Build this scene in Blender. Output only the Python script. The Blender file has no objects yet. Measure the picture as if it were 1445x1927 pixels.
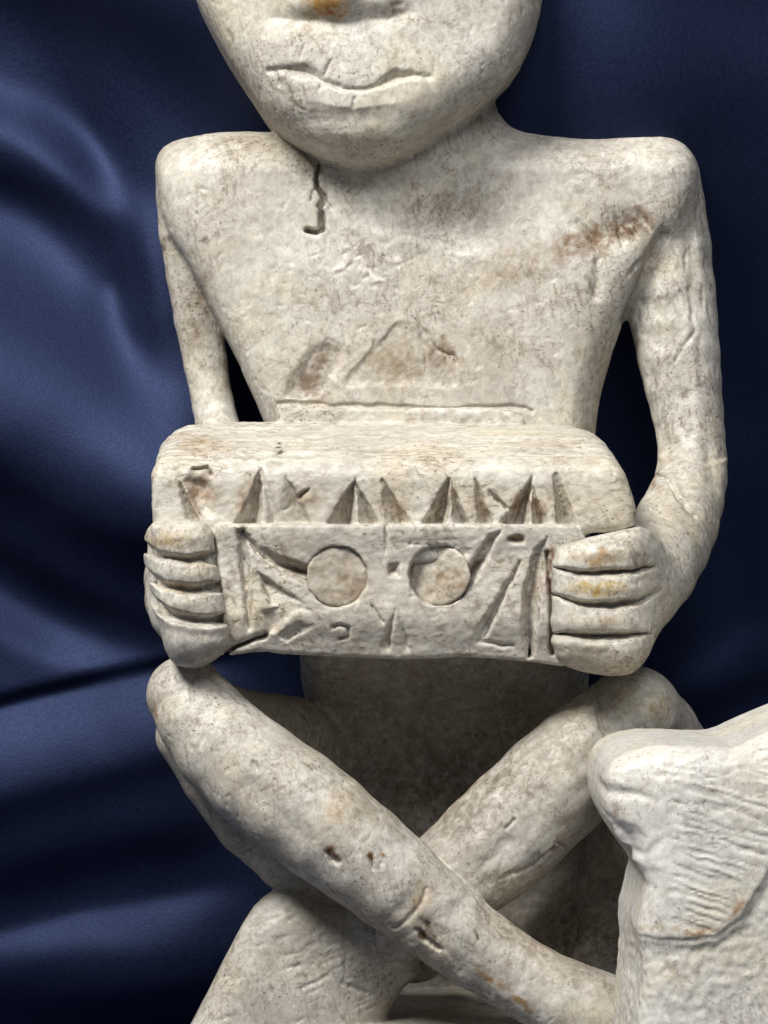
import bpy, math, random
import numpy as np
from mathutils import Matrix, Vector

# ------------------------------------------------------------------ frame
# Everything is measured in tenths of a millimetre ("units"); the modelling frame has x right,
# y up and z towards the viewer, and is tipped as a whole by PITCH so that the table is level.
S = 1e-4
D = 5500.0                      # distance of the viewer from the chest of the figure
PITCH = math.radians(12)
CX, CY = 722.5, 963.5
sc = bpy.context.scene
RX = np.array([1.0, 0, 0])
UP = np.array([0, math.sin(PITCH), math.cos(PITCH)])
BK = np.array([0, -math.cos(PITCH), math.sin(PITCH)])
def to_world(P):
    P = np.asarray(P, dtype=np.float64)
    return (P[..., 0:1]*RX + P[..., 1:2]*UP + P[..., 2:3]*BK)*S
def wpt(x, y, z): return Vector(to_world(np.array([x, y, z], dtype=float)))

# ------------------------------------------------------------------ camera
cam = bpy.data.cameras.new('camera'); camo = bpy.data.objects.new('camera', cam)
sc.collection.objects.link(camo); sc.camera = camo
camo.location = wpt(0, 0, D)
camo.rotation_euler = (math.pi/2 - PITCH, 0, 0)
cam.sensor_fit = 'VERTICAL'; cam.sensor_height = 24
cam.lens = 24*D/1927.0
cam.clip_start = 0.01; cam.clip_end = 50
# ------------------------------------------------------------------ world, lamps, exposure
w = bpy.data.worlds.new('World'); sc.world = w; w.use_nodes = True
bg = w.node_tree.nodes['Background']; bg.inputs[0].default_value = (0.80, 0.86, 1.0, 1); bg.inputs[1].default_value = 0.13
def area(name, pos, target, size, power, col):
    l = bpy.data.lights.new(name, 'AREA'); l.shape = 'DISK'; l.size = size*S; l.energy = power; l.color = col
    o = bpy.data.objects.new(name, l); sc.collection.objects.link(o)
    o.location = wpt(*pos); d = wpt(*target) - o.location
    o.rotation_euler = d.to_track_quat('-Z', 'Y').to_euler()
    return o
area('key_lamp', (-2500, 4600, 3700), (0, 0, 0), 2300, 6.2, (1.0, 0.975, 0.935))
area('fill_lamp', (900, 4200, 4800), (0, -100, 0), 2600, 1.8, (0.95, 0.97, 1.0))
sc.view_settings.view_transform = 'Standard'; sc.view_settings.look = 'None'
sc.view_settings.exposure = 0.0; sc.view_settings.gamma = 1.0
sc.render.engine = 'CYCLES'

# ------------------------------------------------------------------ noise
def _hash(i, j, k, seed):
    h = (i.astype(np.uint32)*np.uint32(374761393) + j.astype(np.uint32)*np.uint32(668265263)
         + k.astype(np.uint32)*np.uint32(2147483647) + np.uint32((seed*974711) & 0xffffffff))
    h = (h ^ (h >> np.uint32(13)))*np.uint32(1274126177)
    h = (h ^ (h >> np.uint32(15)))*np.uint32(2246822519)
    h = h ^ (h >> np.uint32(16))
    return h.astype(np.float32)*np.float32(2.0/4294967295.0) - 1
def noise(x, y, z, seed=0):
    xi = np.floor(x); yi = np.floor(y); zi = np.floor(z)
    fx = x-xi; fy = y-yi; fz = z-zi
    fx = fx*fx*(3-2*fx); fy = fy*fy*(3-2*fy); fz = fz*fz*(3-2*fz)
    xi = xi.astype(np.int64); yi = yi.astype(np.int64); zi = zi.astype(np.int64)
    r = 0
    for a in (0, 1):
        for b in (0, 1):
            for c in (0, 1):
                r = r + _hash(xi+a, yi+b, zi+c, seed)*(fx if a else 1-fx)*(fy if b else 1-fy)*(fz if c else 1-fz)
    return r
def noise2(x, y, seed=0): return noise(x, y, np.zeros_like(x), seed)
def sstep(a, b, x):
    t = np.clip((x-a)/(b-a), 0, 1); return t*t*(3-2*t)

# ------------------------------------------------------------------ 2-D drawing fields
class Field:
    """a small raster of plan data in photo-scale units: outlines and the depth of chisel cuts"""
    def __init__(self, x0, y0, x1, y1, res=2.0):
        self.x0, self.y0, self.res = x0, y0, res
        self.nx = int((x1-x0)/res)+1; self.ny = int((y1-y0)/res)+1
        self.X, self.Y = np.meshgrid(x0+np.arange(self.nx)*res, y0+np.arange(self.ny)*res)
        self.X = self.X.astype(np.float32); self.Y = self.Y.astype(np.float32)
        self.A = np.zeros_like(self.X)
    def sample(self, px, py):
        u = np.clip((px-self.x0)/self.res, 0, self.nx-1.001); v = np.clip((py-self.y0)/self.res, 0, self.ny-1.001)
        i = u.astype(np.int32); j = v.astype(np.int32); fu = (u-i).astype(np.float32); fv = (v-j).astype(np.float32)
        A = self.A
        return (A[j, i]*(1-fu)+A[j, i+1]*fu)*(1-fv)+(A[j+1, i]*(1-fu)+A[j+1, i+1]*fu)*fv
    def line_dist(self, pts):
        d = np.full_like(self.X, 1e9); T = np.zeros_like(self.X)
        L = [0]
        for a, b in zip(pts[:-1], pts[1:]): L.append(L[-1]+math.dist(a[:2], b[:2]))
        for n, (a, b) in enumerate(zip(pts[:-1], pts[1:])):
            ax, ay = a[:2]; bx, by = b[:2]; ex, ey = bx-ax, by-ay; l2 = ex*ex+ey*ey+1e-9
            t = np.clip(((self.X-ax)*ex+(self.Y-ay)*ey)/l2, 0, 1)
            dd = np.hypot(self.X-ax-t*ex, self.Y-ay-t*ey); m = dd < d
            d = np.where(m, dd, d); T = np.where(m, (L[n]+t*(L[n+1]-L[n]))/max(L[-1], 1e-6), T)
        return d, T
    def cut(self, pts, wd, depth, prof='v', taper=None):
        d, T = self.line_dist(pts)
        k = 1.0
        if taper == 'both': k = np.sqrt(np.clip(np.sin(np.pi*np.clip(T, 0.0, 1.0)), 0, 1))
        elif taper == 'end': k = 1-0.85*T
        elif taper == 'start': k = 0.15+0.85*T
        ww = wd*np.maximum(k, 0.15)
        if prof == 'v': c = depth*k*np.clip(1-d/ww, 0, 1)
        elif prof == 'u': c = depth*k*(1-sstep(0.55, 1.0, d/ww))
        else: c = depth*k*np.exp(-d/ww)
        self.A = np.maximum(self.A, c) if depth > 0 else self.A + c
    def ridge(self, pts, wd, h):
        d, T = self.line_dist(pts); self.A -= h*np.exp(-(d/wd)**2)
    def poly(self, pts):
        n = len(pts); d = np.full_like(self.X, 1e9); s = np.zeros(self.X.shape, bool)
        for i in range(n):
            ax, ay = pts[i]; bx, by = pts[(i+1) % n]; ex, ey = bx-ax, by-ay
            t = np.clip(((self.X-ax)*ex+(self.Y-ay)*ey)/(ex*ex+ey*ey+1e-9), 0, 1)
            d = np.minimum(d, np.hypot(self.X-ax-t*ex, self.Y-ay-t*ey))
            if ay != by:
                c = ((ay > self.Y) != (by > self.Y)) & (self.X < (bx-ax)*(self.Y-ay)/(by-ay)+ax)
                s ^= c
        return np.where(s, -d, d).astype(np.float32)
    def pit(self, pts, depth, slope=1.0):
        d = self.poly(pts); self.A = np.maximum(self.A, np.minimum(depth, slope*np.clip(-d, 0, None)))
    def wedge(self, apex, bl, br, depth):
        """three-cornered chip cut: deepest on the line from apex to the middle of the foot"""
        mx, my = (bl[0]+br[0])/2, (bl[1]+br[1])/2
        def side(b):
            ex, ey = b[0]-apex[0], b[1]-apex[1]; L = math.hypot(ex, ey)
            m0 = ((mx-apex[0])*ey-(my-apex[1])*ex)/L
            return ((self.X-apex[0])*ey-(self.Y-apex[1])*ex)/L/m0
        c = np.minimum(side(bl), side(br))
        self.A = np.maximum(self.A, np.where((c > 0) & (self.Y < max(bl[1], br[1])) & (self.Y > apex[1]), depth*np.clip(c, 0, 1), 0))
    def blob(self, cx, cy, rx, ry, amp, ang=0):
        c, s_ = math.cos(ang), math.sin(ang); u = (self.X-cx)*c+(self.Y-cy)*s_; v = -(self.X-cx)*s_+(self.Y-cy)*c
        self.A += amp*np.exp(-(u/rx)**2-(v/ry)**2)
    def warp(self, amp=3.0, scale=22.0, seed=3):
        dx = noise2(self.X/scale, self.Y/scale, seed)*amp+noise2(self.X/7, self.Y/7, seed+5)*amp*0.35
        dy = noise2(self.X/scale, self.Y/scale, seed+1)*amp+noise2(self.X/7, self.Y/7, seed+6)*amp*0.35
        self.A = self.sample(self.X+dx, self.Y+dy)

def smin(a, b, k):
    h = np.clip(0.5+0.5*(b-a)/k, 0, 1); return b+(a-b)*h-k*h*(1-h)
def smax(a, b, k): return -smin(-a, -b, k)

# ------------------------------------------------------------------ solids
class Slab:
    """rounded slab with an outline drawn at depth z0, thickness zb..zf, edge radius r"""
    def __init__(self, pts, z0, zb, zf, r, round_poly=0, bend=None, relief=None):
        self.s = (D-z0)/D
        xs = [p[0] for p in pts]; ys = [p[1] for p in pts]
        self.f = Field(min(xs)-130, min(ys)-130, max(xs)+130, max(ys)+130, 3.0)
        p = pts
        for _ in range(round_poly):
            q = []
            for i in range(len(p)):
                a, b = p[i], p[(i+1) % len(p)]
                q += [(a[0]*.75+b[0]*.25, a[1]*.75+b[1]*.25), (a[0]*.25+b[0]*.75, a[1]*.25+b[1]*.75)]
            p = q
        self.f.A = self.f.poly(p)
        self.zb, self.zf, self.r, self.bend, self.relief = zb, zf, r, bend, relief
        s = self.s
        self.lo = np.array([(min(xs)-CX)*s, (CY-max(ys))*s, zb-60]); self.hi = np.array([(max(xs)-CX)*s, (CY-min(ys))*s, zf+60])
    def __call__(self, x, y, z):
        s = self.s; px = x/s+CX; py = CY-y/s
        d2 = self.f.sample(px, py)*s
        if self.bend is not None: z = z-self.bend(px, py)
        zc = (self.zb+self.zf)/2; h = (self.zf-self.zb)/2; r = self.r
        qx = d2+r; qz = np.abs(z-zc)-h+r
        d = np.hypot(np.maximum(qx, 0), np.maximum(qz, 0))+np.minimum(np.maximum(qx, qz), 0)-r
        if self.relief is not None:
            d = d+self.relief.sample(px, py)*sstep(zc, zc+h*0.5, z)
        return d
class Chain:
    """tapering limb through (px, py, z, r)"""
    def __init__(self, pts, relief=None, z0=0):
        P = []
        for px, py, z, r in pts:
            s = (D-z)/D; P.append(((px-CX)*s, (CY-py)*s, z, r*s))
        # Catmull-Rom refinement keeps the limb free of kinks
        Q = []; A = np.array(P, float); n = len(A)
        for i in range(n-1):
            p0, p1, p2, p3 = A[max(i-1, 0)], A[i], A[i+1], A[min(i+2, n-1)]
            for t in (0, .5):
                Q.append(0.5*((2*p1)+(-p0+p2)*t+(2*p0-5*p1+4*p2-p3)*t*t+(-p0+3*p1-3*p2+p3)*t**3))
        Q.append(A[-1]); self.P = np.array(Q)
        r = self.P[:, 3].max()
        self.lo = self.P[:, :3].min(0)-r; self.hi = self.P[:, :3].max(0)+r
        self.relief, self.s = relief, (D-z0)/D
    def __call__(self, x, y, z):
        d = None
        lo = np.array([x.min(), y.min(), z.min()]); hi = np.array([x.max(), y.max(), z.max()])
        for a, b in zip(self.P[:-1], self.P[1:]):
            r = max(a[3], b[3]); gap = np.maximum(np.maximum(np.minimum(a[:3], b[:3])-r-hi, lo-np.maximum(a[:3], b[:3])-r), 0)
            if np.linalg.norm(gap) > 75: continue
            e = b[:3]-a[:3]; l2 = float(e@e)+1e-9
            t = np.clip(((x-a[0])*e[0]+(y-a[1])*e[1]+(z-a[2])*e[2])/l2, 0, 1).astype(np.float32)
            dd = np.sqrt((x-a[0]-t*e[0])**2+(y-a[1]-t*e[1])**2+(z-a[2]-t*e[2])**2)-(a[3]+t*(b[3]-a[3]))
            d = dd if d is None else smin(d, dd, 6)
        if d is None: return np.full(x.shape, 75, np.float32)
        if self.relief is not None:
            px = x/self.s+CX; py = CY-y/self.s
            zc = np.interp(y, np.sort(self.P[:, 1]), self.P[np.argsort(self.P[:, 1]), 2])
            d = d+self.relief.sample(px, py)*sstep(zc-10, zc+40, z)
        return d
class Ball:
    def __init__(self, px, py, z, rx, ry, rz):
        s = (D-z)/D; self.c = ((px-CX)*s, (CY-py)*s, z); self.r = (rx*s, ry*s, rz*s)
        self.lo = np.array(self.c)-np.array(self.r); self.hi = np.array(self.c)+np.array(self.r)
    def __call__(self, x, y, z):
        a = (x-self.c[0])/self.r[0]; b = (y-self.c[1])/self.r[1]; c = (z-self.c[2])/self.r[2]
        k = np.sqrt(a*a+b*b+c*c); return (k-1)*min(self.r)
class Build:
    """ordered list of (solid, blend) joined; 'cut' solids are taken away"""
    def __init__(self): self.ops = []
    def add(self, f, k=8): self.ops.append((f, k, 1)); return self
    def sub(self, f, k=6): self.ops.append((f, k, -1)); return self
    def bounds(self):
        lo = np.min([o[0].lo for o in self.ops if o[2] > 0], axis=0); hi = np.max([o[0].hi for o in self.ops if o[2] > 0], axis=0)
        return lo, hi
    def __call__(self, x, y, z):
        far = 90.0; d = np.full(x.shape, far, np.float32)
        lo = np.array([x.min(), y.min(), z.min()]); hi = np.array([x.max(), y.max(), z.max()])
        for f, k, sg in self.ops:
            gap = np.maximum(np.maximum(f.lo-hi, lo-f.hi), 0)
            if np.hypot(np.hypot(*gap[:2]), gap[2]) > 70: continue
            v = f(x, y, z)
            d = smin(d, v, k) if sg > 0 else smax(d, -v, k)
        return d
class Blend:
    def __init__(self, fs, k): self.fs, self.k = fs, k; self.lo = np.min([f.lo for f in fs], 0); self.hi = np.max([f.hi for f in fs], 0)
    def __call__(self, x, y, z):
        d = None
        for f in self.fs: v = f(x, y, z); d = v if d is None else smin(d, v, self.k)
        return d
class Plane:
    def __init__(self, n, p): self.n = np.array(n, float)/np.linalg.norm(n); self.o = float(self.n@np.array(p, float)); self.lo = np.array([-1e9]*3); self.hi = np.array([1e9]*3)
    def __call__(self, x, y, z): return x*self.n[0]+y*self.n[1]+z*self.n[2]-self.o

def surface(fn, lo, hi, vox, B=8):
    """closed quad skin of fn = 0 (surface nets)"""
    lo = np.array(lo)-3*vox; n = np.ceil((np.array(hi)+3*vox-lo)/(vox*B)).astype(int)
    cs = [lo[a]+(np.arange(n[a])+0.5)*B*vox-0.5*vox for a in range(3)]
    X, Y, Z = np.meshgrid(*cs, indexing='ij')
    C = np.empty(X.shape, np.float32)
    for j in range(n[1]):          # slice by slice so that far solids are skipped
        C[:, j, :] = fn(X[:, j, :].astype(np.float32), Y[:, j, :].astype(np.float32), Z[:, j, :].astype(np.float32))
    F = np.repeat(np.repeat(np.repeat(C, B, 0), B, 1), B, 2)
    act = np.argwhere(np.abs(C) < B*vox*0.9+26)
    act = act[np.lexsort((act[:, 0]//4, act[:, 1]))]
    o = (np.arange(B)*vox).astype(np.float32)
    OX, OY, OZ = [q.ravel() for q in np.meshgrid(o, o, o, indexing='ij')]
    ii, jj, kk = [q.ravel() for q in np.meshgrid(np.arange(B), np.arange(B), np.arange(B), indexing='ij')]
    for c in range(0, len(act), 96):
        a = act[c:c+96]; p = lo+a*(B*vox)
        x = (p[:, 0:1]+OX).astype(np.float32); y = (p[:, 1:2]+OY).astype(np.float32); z = (p[:, 2:3]+OZ).astype(np.float32)
        F[a[:, 0:1]*B+ii, a[:, 1:2]*B+jj, a[:, 2:3]*B+kk] = fn(x, y, z)
    ins = F < 0
    cnt = np.zeros(tuple(np.array(F.shape)-1), np.uint8)
    sl = (slice(None, -1), slice(1, None))
    for a in (0, 1):
        for b in (0, 1):
            for c in (0, 1): cnt += ins[sl[a], sl[b], sl[c]]
    m = (cnt > 0) & (cnt < 8)
    flat = np.flatnonzero(m); I = np.array(np.unravel_index(flat, m.shape)).T
    cor = [(a, b, c) for a in (0, 1) for b in (0, 1) for c in (0, 1)]
    V = np.stack([F[I[:, 0]+a, I[:, 1]+b, I[:, 2]+c] for a, b, c in cor], 1)
    acc = np.zeros((len(I), 3)); num = np.zeros(len(I))
    for p in range(8):
        for q in range(p+1, 8):
            if sum(abs(cor[p][t]-cor[q][t]) for t in range(3)) != 1: continue
            va, vb = V[:, p], V[:, q]; x = (va < 0) != (vb < 0)
            t = np.where(x, va/np.where(x, va-vb, 1), 0)
            pos = np.array(cor[p])+t[:, None]*(np.array(cor[q])-np.array(cor[p]))
            acc += pos*x[:, None]; num += x
    P = lo+(I+acc/num[:, None])*vox
    quads = []
    st = (m.shape[1]*m.shape[2], m.shape[2], 1)
    for ax in range(3):
        s0 = [slice(1, -1)]*3; s1 = [slice(1, -1)]*3
        s0[ax] = slice(0, -1); s1[ax] = slice(1, None)
        A_, B_ = ins[tuple(s0)], ins[tuple(s1)]
        e = np.argwhere(A_ != B_); sgn = A_[e[:, 0], e[:, 1], e[:, 2]]
        base = e+1; base[:, ax] -= 1
        u, v = (ax+1) % 3, (ax+2) % 3
        f0 = base@np.array(st)
        q = np.stack([f0-st[u]-st[v], f0-st[v], f0, f0-st[u]], 1)
        q[~sgn] = q[~sgn][:, ::-1]
        quads.append(np.searchsorted(flat, q))
    return P, np.concatenate(quads).astype(np.int32)

def skin(name, P, Q, mat, parent=None, tints=(), rough=None, seed=0, base_tint=None):
    """link a mesh; P in the modelling frame. rough(P, N) returns the carved unevenness along the normal"""
    me = bpy.data.meshes.new(name)
    me.vertices.add(len(P)); me.loops.add(len(Q)*4); me.polygons.add(len(Q))
    me.loops.foreach_set('vertex_index', Q.ravel()); me.polygons.foreach_set('loop_start', np.arange(len(Q), dtype=np.int32)*4)
    def put(P): me.vertices.foreach_set('co', to_world(P).astype(np.float32).ravel())
    put(P); me.update(calc_edges=True)
    def normals():
        N = np.empty(len(P)*3, np.float32); me.vertex_normals.foreach_get('vector', N); N = N.reshape(-1, 3)
        return np.stack([N@RX, N@UP, N@BK], 1)
    N = normals()
    if rough is not None:
        P = P+N*rough(P, N)[:, None]; put(P); me.update()
    me.polygons.foreach_set('use_smooth', np.ones(len(Q), bool))
    col = np.ones((len(P), 4), np.float32)
    sx = (D-P[:, 2])/D; px = P[:, 0]/sx+CX; py = CY-P[:, 1]/sx
    jx = noise(P[:, 0]/16, P[:, 1]/16, P[:, 2]/16, seed+31)*11+noise(P[:, 0]/5, P[:, 1]/5, P[:, 2]/5, seed+32)*3
    jy = noise(P[:, 0]/16, P[:, 1]/16, P[:, 2]/16, seed+33)*11+noise(P[:, 0]/5, P[:, 1]/5, P[:, 2]/5, seed+34)*3
    grain = 0.85+0.55*noise(P[:, 0]/11, P[:, 1]/11, P[:, 2]/11, seed+35)+0.35*noise(P[:, 0]/5, P[:, 1]/5, P[:, 2]/5, seed+36)
    for cx, cy, rx, ry, ang, rgb, st in tints:
        c, s_ = math.cos(ang), math.sin(ang); u = (px+jx-cx)*c+(py+jy-cy)*s_; v = -(px+jx-cx)*s_+(py+jy-cy)*c
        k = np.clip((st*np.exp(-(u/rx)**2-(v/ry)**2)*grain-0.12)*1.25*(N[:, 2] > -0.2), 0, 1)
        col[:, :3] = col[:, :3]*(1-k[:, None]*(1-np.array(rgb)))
        if rgb[0] > 1.25: col[:, 3] *= 1-0.7*np.clip(k, 0, 1)                       # varnish spots: smoother here, their highlight painted in by the pale tint
    at = me.color_attributes.new('stain_and_light', 'FLOAT_COLOR', 'POINT'); at.data.foreach_set('color', col.ravel())  # true stains together with painted shade and highlights
    me.materials.append(mat)
    o = bpy.data.objects.new(name, me); sc.collection.objects.link(o)
    if parent is not None: o.parent = parent; o.matrix_parent_inverse = parent.matrix_world.inverted()
    return o

# ------------------------------------------------------------------ materials
class NT:
    def __init__(self, name):
        self.m = bpy.data.materials.new(name); self.m.use_nodes = True; self.t = self.m.node_tree; self.n = self.t.nodes; self.p = self.n['Principled BSDF']
    def new(self, t, **kw):
        n = self.n.new(t)
        for k, v in kw.items():
            if k in n.inputs: n.inputs[k].default_value = v
            else: setattr(n, k, v)
        return n
    def ln(self, a, b): self.t.links.new(a, b)
def ramp(nt, fac, stops):
    r = nt.new('ShaderNodeValToRGB'); e = r.color_ramp.elements
    while len(e) < len(stops): e.new(0.5)
    for q, (p, c) in zip(e, stops): q.position = p; q.color = c if len(c) == 4 else (*c, 1)
    nt.ln(fac, r.inputs[0]); return r.outputs[0]
def mixc(nt, a, b, fac, mode='MIX'):
    m = nt.new('ShaderNodeMix', data_type='RGBA', blend_type=mode)
    if isinstance(fac, (int, float)): m.inputs[0].default_value = fac
    else: nt.ln(fac, m.inputs[0])
    for v, i in ((a, 6), (b, 7)):
        if isinstance(v, tuple): m.inputs[i].default_value = (*v, 1)
        else: nt.ln(v, m.inputs[i])
    return m.outputs[2]
def bone_material(name, light, mid, dark, rough=0.43, stretch=(1, 1, 1), bump=1.0):
    nt = NT(name); tc = nt.new('ShaderNodeTexCoord'); mp = nt.new('ShaderNodeMapping')
    mp.inputs['Scale'].default_value = stretch
    nt.ln(tc.outputs['Object'], mp.inputs[0]); v = mp.outputs[0]
    def nz(size, detail=4, r=0.6, vec=v, dist=0.0):
        n = nt.new('ShaderNodeTexNoise', Scale=1/(size*S), Detail=detail, Roughness=r, Distortion=dist); nt.ln(vec, n.inputs['Vector']); return n.outputs['Fac']
    big = nz(150, 5, 0.62); fine = nz(18, 5, 0.7, dist=0.6); speck = nz(7, 3, 0.7); patch = nz(120, 5, 0.62, dist=0.6)
    def mul(a, b):
        m = nt.new('ShaderNodeMath', operation='MULTIPLY'); nt.ln(a, m.inputs[0]); nt.ln(b, m.inputs[1]); return m.outputs[0]
    pm = ramp(nt, patch, [(0.40, (0.12,)*3), (0.60, (1, 1, 1))])
    c = ramp(nt, big, [(0.36, mid), (0.60, light)])
    c = mixc(nt, c, tuple(x*0.62 for x in mid), ramp(nt, fine, [(0.42, (0, 0, 0)), (0.68, (0.75,)*3)]))
    c = mixc(nt, c, mid, ramp(nt, patch, [(0.45, (0, 0, 0)), (0.62, (0.6,)*3)]))
    def flecks(rot, size, st, lo_, hi_, amt):
        m_ = nt.new('ShaderNodeMapping'); m_.inputs['Rotation'].default_value = (0, rot, 0); nt.ln(v, m_.inputs[0])
        m2_ = nt.new('ShaderNodeMapping'); m2_.inputs['Scale'].default_value = (1, 1, st); nt.ln(m_.outputs[0], m2_.inputs[0])
        n_ = nz(size, 4, 0.62, m2_.outputs[0], 0.8)
        return n_, ramp(nt, n_, [(lo_, (0, 0, 0)), (hi_, (amt,)*3)])
    fib, k1 = flecks(0.25, 11, 0.24, 0.52, 0.66, 0.85)
    f2, k2 = flecks(-0.9, 13, 0.35, 0.53, 0.67, 0.75)
    f3, k3 = flecks(1.4, 9, 0.3, 0.55, 0.68, 0.7)
    for k_ in (k1, k2, k3): c = mixc(nt, c, dark, mul(k_, pm))
    c = mixc(nt, c, tuple(x*0.5 for x in dark), mul(ramp(nt, speck, [(0.585, (0, 0, 0)), (0.66, (0.9,)*3)]), pm))
    hue = nz(210, 4, 0.6, dist=0.8)
    c = mixc(nt, c, ramp(nt, hue, [(0.36, (0.96, 0.96, 0.98)), (0.50, (1, 1, 1)), (0.64, (1.0, 0.96, 0.88))]), 1.0, 'MULTIPLY')
    c = mixc(nt, c, tuple(min(1, x*1.22) for x in light), ramp(nt, f2, [(0.28, (0.45,)*3), (0.42, (0, 0, 0))]))
    at = nt.new('ShaderNodeAttribute', attribute_name='stain_and_light')
    c = mixc(nt, c, at.outputs['Color'], 1.0, 'MULTIPLY')
    nt.ln(c, nt.p.inputs['Base Color'])
    nt.ln(mul(ramp(nt, fine, [(0.3, (rough-0.08,)*3), (0.7, (rough+0.24,)*3)]), at.outputs['Alpha']), nt.p.inputs['Roughness'])
    nt.p.inputs['Specular IOR Level'].default_value = 0.38
    nt.p.inputs['Subsurface Weight'].default_value = 0.0
    b1 = nt.new('ShaderNodeBump', Strength=0.28*bump, Distance=2.4*S); nt.ln(fine, b1.inputs['Height'])
    b2 = nt.new('ShaderNodeBump', Strength=0.25*bump, Distance=1.2*S); nt.ln(speck, b2.inputs['Height']); nt.ln(b1.outputs[0], b2.inputs['Normal'])
    b3 = nt.new('ShaderNodeBump', Strength=0.28*bump, Distance=2.0*S); nt.ln(fib, b3.inputs['Height']); nt.ln(b2.outputs[0], b3.inputs['Normal'])
    nt.ln(b3.outputs[0], nt.p.inputs['Normal'])
    return nt.m
M_bone = bone_material('aged_bone', (0.63, 0.60, 0.53), (0.455, 0.42, 0.355), (0.235, 0.195, 0.15))
M_box = bone_material('box_bone', (0.66, 0.625, 0.545), (0.50, 0.46, 0.385), (0.24, 0.195, 0.145), stretch=(0.6, 1, 1))
M_white = bone_material('white_bone', (0.71, 0.69, 0.635), (0.61, 0.585, 0.525), (0.42, 0.38, 0.32), rough=0.38, bump=0.8)

def satin_material():
    nt = NT('navy_satin'); tc = nt.new('ShaderNodeTexCoord'); v = tc.outputs['Object']
    def nz(size, detail=3, r=0.6):
        n = nt.new('ShaderNodeTexNoise', Scale=1/(size*S), Detail=detail, Roughness=r); nt.ln(v, n.inputs['Vector']); return n.outputs['Fac']
    f = nz(7, 4, 0.75); g = nz(60, 4)
    c = mixc(nt, (0.002, 0.005, 0.020), (0.017, 0.027, 0.072), f)
    nt.ln(c, nt.p.inputs['Base Color'])
    nt.ln(ramp(nt, f, [(0.3, (0.50,)*3), (0.7, (0.68,)*3)]), nt.p.inputs['Roughness']); nt.p.inputs['Metallic'].default_value = 0.62
    nt.p.inputs['Specular IOR Level'].default_value = 0.8
    nt.p.inputs['Specular Tint'].default_value = (0.52, 0.62, 1.0, 1)
    nt.p.inputs['Sheen Weight'].default_value = 0.10; nt.p.inputs['Sheen Roughness'].default_value = 0.4
    nt.p.inputs['Sheen Tint'].default_value = (0.5, 0.56, 0.9, 1)
    b = nt.new('ShaderNodeBump', Strength=0.45, Distance=2.2*S); nt.ln(f, b.inputs['Height'])
    b2 = nt.new('ShaderNodeBump', Strength=0.10, Distance=6*S); nt.ln(g, b2.inputs['Height']); nt.ln(b.outputs[0], b2.inputs['Normal'])
    nt.ln(b2.outputs[0], nt.p.inputs['Normal'])
    return nt.m
M_satin = satin_material()

# ------------------------------------------------------------------ draped cloth: the backdrop and the table under the figure
FLOOR = -1330.0                      # table height, world units
WALL = 430.0                         # how far behind the chest the cloth hangs
def fold_light():
    """where the folds face up to the lamp (+) or away from it (-); turned into relief below"""
    f = Field(-1100, -900, 2500, 2500, 6.0)
    def band(pts, wd, a): d, T = f.line_dist(pts); f.A += a*np.exp(-(d/wd)**2)
    f.A += -0.10-0.48*sstep(700, 1250, f.X)+0.30*sstep(450, 200, f.X)*sstep(150, 450, f.Y)
    band([(-200, 130), (0, 215), (90, 260), (180, 320), (240, 400), (260, 560)], 46, 0.75)
    band([(-200, 300), (0, 345), (100, 380), (180, 440), (200, 520)], 48, -0.85)
    band([(-200, 470), (0, 540), (120, 610), (230, 690), (330, 780)], 110, 0.80)
    band([(-250, 760), (0, 880), (120, 960), (260, 1010), (420, 1010)], 75, -1.0)
    band([(-250, 930), (-40, 1010), (110, 1100), (280, 1170), (420, 1180)], 55, -0.9)
    def edge(pts, wu, wd, a, x1=520):
        """a fold lit from a crisp edge: wu above the line, wd below it"""
        q = f.Y-np.interp(f.X, [p[0] for p in pts], [p[1] for p in pts])
        f.A += a*np.exp(-np.where(q < 0, q/wu, q/wd)**2)*sstep(x1, x1-200, f.X)*sstep(-700, -300, f.X)
    edge([(-250, 1060), (0, 1165), (100, 1215), (220, 1235), (320, 1226)], 50, 28, 0.75)
    edge([(-250, 1365), (0, 1306), (150, 1270), (320, 1228), (420, 1205)], 8, 9, -2.2)
    edge([(-250, 1385), (0, 1330), (150, 1298), (320, 1260), (420, 1240)], 10, 95, 0.85)
    edge([(-250, 1560), (0, 1490), (150, 1452), (300, 1410), (500, 1360)], 24, 60, -0.75)
    edge([(-250, 1690), (0, 1640), (160, 1600), (330, 1560), (500, 1530)], 70, 70, -0.75)
    edge([(-250, 1818), (0, 1752), (150, 1716), (330, 1678), (420, 1655)], 10, 60, 0.9)
    edge([(-250, 1990), (0, 1900), (140, 1850), (260, 1820)], 60, 90, 0.5)
    band([(-300, -200), (0, -60), (300, 60), (500, 200)], 90, -0.7)
    band([(1150, -40), (1300, 40), (1500, 90), (1700, 120)], 70, 0.30)
    band([(1250, 300), (1500, 700), (1600, 1000)], 170, -0.45)
    band([(1280, 1260), (1400, 1200), (1560, 1160), (1800, 1150)], 34, 0.45)
    band([(1280, 1330), (1400, 1290), (1560, 1260)], 30, -0.45)
    band([(1350, 820), (1500, 860), (1700, 850)], 60, 0.25)
    for x0 in (2000, 2350): band([(x0, -900), (x0+60, 600), (x0-60, 2400)], 90, 0.5)
    for x0 in (-900, -600): band([(x0, -900), (x0+120, 200), (x0+60, 1200), (x0-60, 2400)], 90, 0.5)
    return f
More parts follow.
